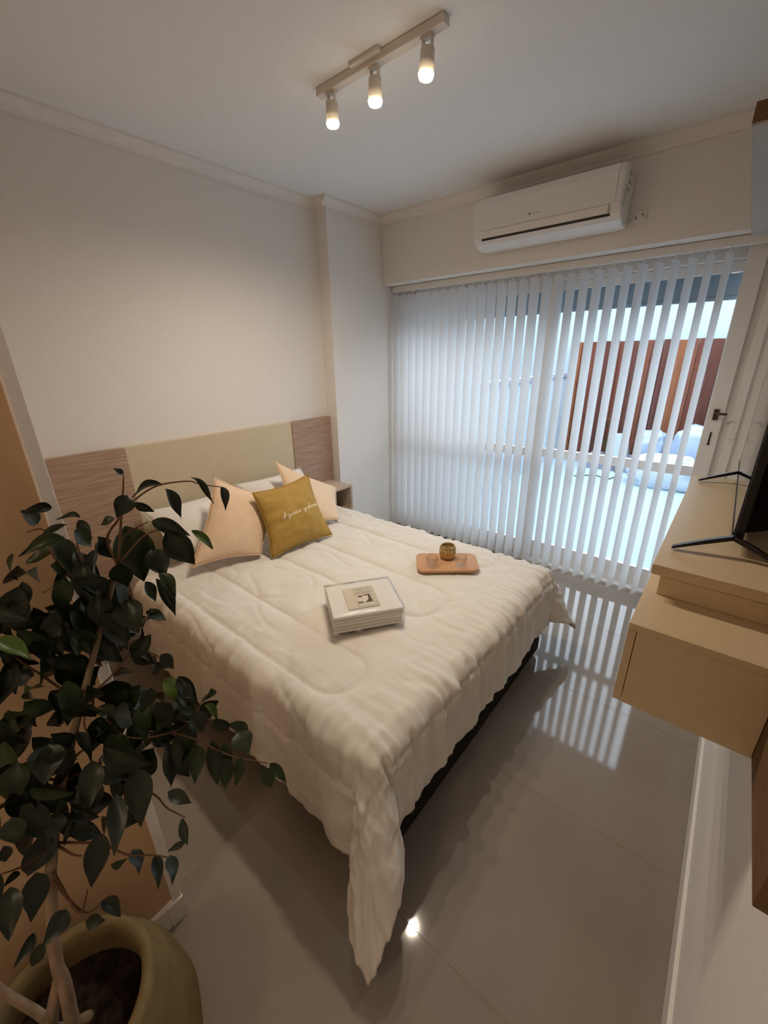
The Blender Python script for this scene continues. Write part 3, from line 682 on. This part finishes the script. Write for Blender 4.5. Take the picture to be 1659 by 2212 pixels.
LEAVES=[
 ((1.701,-2.508,1.370),(1.737,-2.484,1.318),0.017,0),((1.685,-2.442,1.331),(1.713,-2.449,1.283),0.020,3),
 ((1.619,-2.530,1.336),(1.642,-2.514,1.268),0.028,0),((1.689,-2.561,1.368),(1.663,-2.614,1.357),0.013,0),
 ((1.651,-2.605,1.332),(1.657,-2.572,1.303),0.018,0),((1.691,-2.623,1.359),(1.710,-2.654,1.330),0.034,0),
 ((1.642,-2.607,1.388),(1.648,-2.622,1.404),0.012,3),((1.718,-2.604,1.309),(1.758,-2.552,1.274),0.029,3),
 ((1.732,-2.588,1.286),(1.766,-2.559,1.211),0.050,0),((1.673,-2.515,1.249),(1.696,-2.475,1.200),0.022,2),
 ((1.618,-2.619,1.279),(1.654,-2.619,1.157),0.075,1),((1.677,-2.601,1.238),(1.719,-2.601,1.191),0.046,0),
 ((1.745,-2.620,1.216),(1.781,-2.608,1.178),0.025,1),((1.730,-2.623,1.201),(1.763,-2.609,1.119),0.025,3),
 ((1.665,-2.623,1.171),(1.681,-2.615,1.123),0.023,1),((1.670,-2.648,1.318),(1.655,-2.673,1.310),0.018,3),
 ((1.662,-2.699,1.328),(1.692,-2.697,1.299),0.020,0),((1.624,-2.723,1.352),(1.634,-2.765,1.358),0.018,0),
 ((1.595,-2.746,1.319),(1.598,-2.759,1.351),0.033,0),((1.670,-2.697,1.335),(1.675,-2.729,1.349),0.013,1),
 ((1.685,-2.722,1.332),(1.674,-2.761,1.330),0.021,0),((1.707,-2.733,1.319),(1.699,-2.798,1.313),0.024,1),
 ((1.629,-2.741,1.274),(1.610,-2.783,1.262),0.029,1),((1.709,-2.719,1.328),(1.710,-2.699,1.291),0.032,1),
 ((1.624,-2.676,1.265),(1.654,-2.662,1.229),0.021,3),((1.645,-2.693,1.240),(1.633,-2.726,1.217),0.030,0),
 ((1.700,-2.666,1.241),(1.710,-2.675,1.191),0.044,1),((1.636,-2.694,1.185),(1.665,-2.656,1.143),0.048,0),
 ((1.748,-2.685,1.192),(1.794,-2.691,1.147),0.048,0),((1.665,-2.717,1.109),(1.673,-2.694,1.080),0.018,3),
 ((1.739,-2.853,1.206),(1.779,-2.826,1.174),0.028,2),((1.713,-2.781,1.202),(1.731,-2.793,1.125),0.041,0),
 ((1.679,-2.771,1.091),(1.709,-2.786,1.029),0.057,0),((1.713,-2.728,1.022),(1.729,-2.744,0.976),0.059,0),
 ((1.765,-2.660,1.009),(1.818,-2.649,0.969),0.032,2),((1.785,-2.608,0.911),(1.814,-2.590,0.877),0.020,2),
 ((1.748,-2.753,0.990),(1.801,-2.773,0.953),0.051,1),((1.771,-2.825,1.017),(1.786,-2.851,0.980),0.038,0),
 ((1.765,-2.808,0.999),(1.813,-2.799,0.967),0.020,0),((1.784,-2.691,0.879),(1.838,-2.711,0.823),0.046,0),
 ((1.838,-2.658,0.887),(1.882,-2.687,0.842),0.036,1),((1.849,-2.629,0.880),(1.901,-2.659,0.817),0.031,0),
 ((1.838,-2.609,0.844),(1.880,-2.638,0.780),0.036,1),((1.913,-2.605,0.925),(1.956,-2.610,0.912),0.041,3),
 ((1.936,-2.619,0.891),(1.960,-2.643,0.857),0.023,1),((1.941,-2.566,0.825),(1.983,-2.554,0.796),0.022,1),
 ((1.957,-2.587,0.848),(1.982,-2.589,0.808),0.029,1),((1.778,-2.660,1.072),(1.800,-2.648,1.042),0.024,0),
 ((1.706,-2.685,1.065),(1.736,-2.666,1.039),0.015,3),((1.815,-2.652,1.013),(1.835,-2.640,0.986),0.026,0),
 ((1.847,-2.655,0.967),(1.869,-2.645,0.929),0.039,0),((1.877,-2.624,0.952),(1.893,-2.618,0.912),0.035,0),
 ((1.799,-2.671,0.929),(1.829,-2.660,0.913),0.021,0),((1.756,-2.702,0.949),(1.788,-2.699,0.917),0.038,0),
 ((1.743,-2.706,1.001),(1.789,-2.708,0.972),0.053,0),((1.766,-2.773,1.023),(1.803,-2.744,1.007),0.023,1),
 ((1.838,-2.808,0.991),(1.883,-2.835,0.951),0.035,0),((1.777,-2.775,0.909),(1.821,-2.777,0.889),0.039,0),
 ((1.839,-2.758,0.923),(1.910,-2.784,0.876),0.045,0),((1.847,-2.796,0.907),(1.910,-2.828,0.860),0.031,3),
 ((1.853,-2.832,0.862),(1.897,-2.868,0.812),0.037,0),((1.817,-2.845,0.891),(1.831,-2.884,0.866),0.013,0),
 ((1.873,-2.730,0.864),(1.906,-2.707,0.837),0.024,3),((1.936,-2.734,0.862),(1.962,-2.746,0.826),0.016,3),
 ((1.888,-2.728,0.742),(1.882,-2.760,0.742),0.013,3),((1.890,-2.836,0.826),(1.894,-2.813,0.810),0.014,1),
 ((1.860,-2.801,0.783),(1.898,-2.801,0.775),0.028,0),((1.875,-2.776,0.752),(1.922,-2.788,0.737),0.021,0),
 ((1.953,-2.770,0.829),(1.991,-2.777,0.823),0.024,0),((1.880,-2.863,0.756),(1.911,-2.845,0.735),0.025,0),
 ((1.897,-2.887,0.766),(1.918,-2.870,0.762),0.021,0),((1.914,-2.899,0.840),(1.937,-2.930,0.838),0.029,0),
 ((1.901,-2.937,0.829),(1.924,-2.963,0.823),0.017,0),((1.925,-2.930,0.828),(1.929,-2.956,0.806),0.019,0),
 ((1.888,-2.937,0.919),(1.933,-2.956,0.888),0.032,0),((1.850,-2.914,0.871),(1.895,-2.931,0.839),0.037,0),
 ((1.822,-2.930,0.863),(1.836,-2.948,0.874),0.013,0),((1.849,-2.910,0.990),(1.873,-2.920,0.964),0.033,0),
 ((1.842,-2.930,0.946),(1.850,-2.934,0.921),0.016,0),((1.817,-2.866,0.917),(1.843,-2.889,0.905),0.032,0),
 ((1.768,-2.877,0.943),(1.813,-2.899,0.920),0.037,0),((1.760,-2.897,0.962),(1.800,-2.908,0.922),0.039,0),
 ((1.809,-2.847,1.041),(1.852,-2.868,1.015),0.047,0),((1.810,-2.884,1.040),(1.835,-2.900,1.002),0.039,0),
]
pt = thing('plant_pot', 'round tan stone planter at the end of the tan partition', 'planter', (1.775, -2.965, 0))
bm, rg = lathe(nb(), [(.11, 0), (.15, .02), (.195, .12), (.205, .22), (.19, .32), (.165, .385), (.152, .41), (.150, .425), (.138, .432), (.127, .425), (.124, .40), (.128, .35), (.125, .30), (.001, .30)], (1.775, -2.965, 0), 56)
obj('pot', bm, 'pot', pt, smooth=True)
bm = nb(); bmesh.ops.create_circle(bm, cap_ends=True, segments=40, radius=.125, matrix=Matrix.Translation((1.775, -2.965, .345)))
bmesh.ops.subdivide_edges(bm, edges=bm.edges, cuts=2)
obj('soil', bm, 'soil', pt)
fc = thing('ficus', 'leafy dark green ficus growing in the tan planter', 'plant', (1.80, -2.96, .345))
tr = crom(TRUNK, 5)
bm = nb(); tube(bm, crom([(1.845, -2.99, .34), (1.835, -2.965, .43), (1.820, -2.945, .56)] + TRUNK[1:], 5), .0125, 10, .004); obj('trunk', bm, 'bark', fc, smooth=True)
bm = nb(); tube(bm, crom([(1.765, -2.945, .34), (1.79, -2.985, .44), (1.818, -2.942, .60)], 6), .0125, 10, .009); obj('trunk', bm, 'bark', fc, smooth=True)
bm = nb(); tube(bm, crom([(1.80, -3.03, .34), (1.79, -2.985, .45), (1.745, -3.02, .62), (1.73, -2.99, .85), (1.70, -2.90, 1.1)], 6), .010, 10, .003); obj('trunk', bm, 'bark', fc, smooth=True)
def nearest(p):
    return min(tr, key=lambda q: (q - p).length)
for tw in TWIGS:
    tw = [Vector(p) for p in tw]; a = nearest(tw[0])
    gap = (a - tw[0]).length
    pts = tw if gap > .09 or gap < .004 else [a] + tw[1:]
    bm = nb(); tube(bm, crom(pts, 5), .0026, 6, .001); obj('branch', bm, 'twig', fc, smooth=True)
def leafmesh(curl, fold_, tipc, seed):
    bm = nb(); n = 9; cols = (-1, -.55, 0, .55, 1); rows = []
    for i in range(n + 1):
        t = i / n
        w = .5 * (math.sin(PI * min(1, t * 1.08) ** .80) ** .85 if t < .88 else .26 * (1 - (t - .88) / .12) ** .8 + .01)
        if t < .88: w = max(w, .03)
        z = -curl * t * t + .03 * math.sin(t * 7 + seed)
        y = t * (1 - .12 * curl * t)
        rows.append([bm.verts.new((c * w, y, z + fold_ * abs(c) * w + .03 * math.sin(6 * t + c * 2 + seed) * abs(c))) for c in cols])
    for a, b_ in zip(rows, rows[1:]):
        for k in range(4): bm.faces.new((a[k], a[k + 1], b_[k + 1], b_[k]))
    me = bpy.data.meshes.new('leaf'); bm.to_mesh(me); bm.free()
    for p in me.polygons: p.use_smooth = True
    return me
LM = {}
for k in range(4):
    for s in range(3):
        me = leafmesh((.12, .3, .22)[s], (.25, .12, .4)[s], .1, s * 2.1 + k); me.materials.append(M['leaf%d' % k]); LM[(k, s)] = me
ORGF = ORG[fc.name]
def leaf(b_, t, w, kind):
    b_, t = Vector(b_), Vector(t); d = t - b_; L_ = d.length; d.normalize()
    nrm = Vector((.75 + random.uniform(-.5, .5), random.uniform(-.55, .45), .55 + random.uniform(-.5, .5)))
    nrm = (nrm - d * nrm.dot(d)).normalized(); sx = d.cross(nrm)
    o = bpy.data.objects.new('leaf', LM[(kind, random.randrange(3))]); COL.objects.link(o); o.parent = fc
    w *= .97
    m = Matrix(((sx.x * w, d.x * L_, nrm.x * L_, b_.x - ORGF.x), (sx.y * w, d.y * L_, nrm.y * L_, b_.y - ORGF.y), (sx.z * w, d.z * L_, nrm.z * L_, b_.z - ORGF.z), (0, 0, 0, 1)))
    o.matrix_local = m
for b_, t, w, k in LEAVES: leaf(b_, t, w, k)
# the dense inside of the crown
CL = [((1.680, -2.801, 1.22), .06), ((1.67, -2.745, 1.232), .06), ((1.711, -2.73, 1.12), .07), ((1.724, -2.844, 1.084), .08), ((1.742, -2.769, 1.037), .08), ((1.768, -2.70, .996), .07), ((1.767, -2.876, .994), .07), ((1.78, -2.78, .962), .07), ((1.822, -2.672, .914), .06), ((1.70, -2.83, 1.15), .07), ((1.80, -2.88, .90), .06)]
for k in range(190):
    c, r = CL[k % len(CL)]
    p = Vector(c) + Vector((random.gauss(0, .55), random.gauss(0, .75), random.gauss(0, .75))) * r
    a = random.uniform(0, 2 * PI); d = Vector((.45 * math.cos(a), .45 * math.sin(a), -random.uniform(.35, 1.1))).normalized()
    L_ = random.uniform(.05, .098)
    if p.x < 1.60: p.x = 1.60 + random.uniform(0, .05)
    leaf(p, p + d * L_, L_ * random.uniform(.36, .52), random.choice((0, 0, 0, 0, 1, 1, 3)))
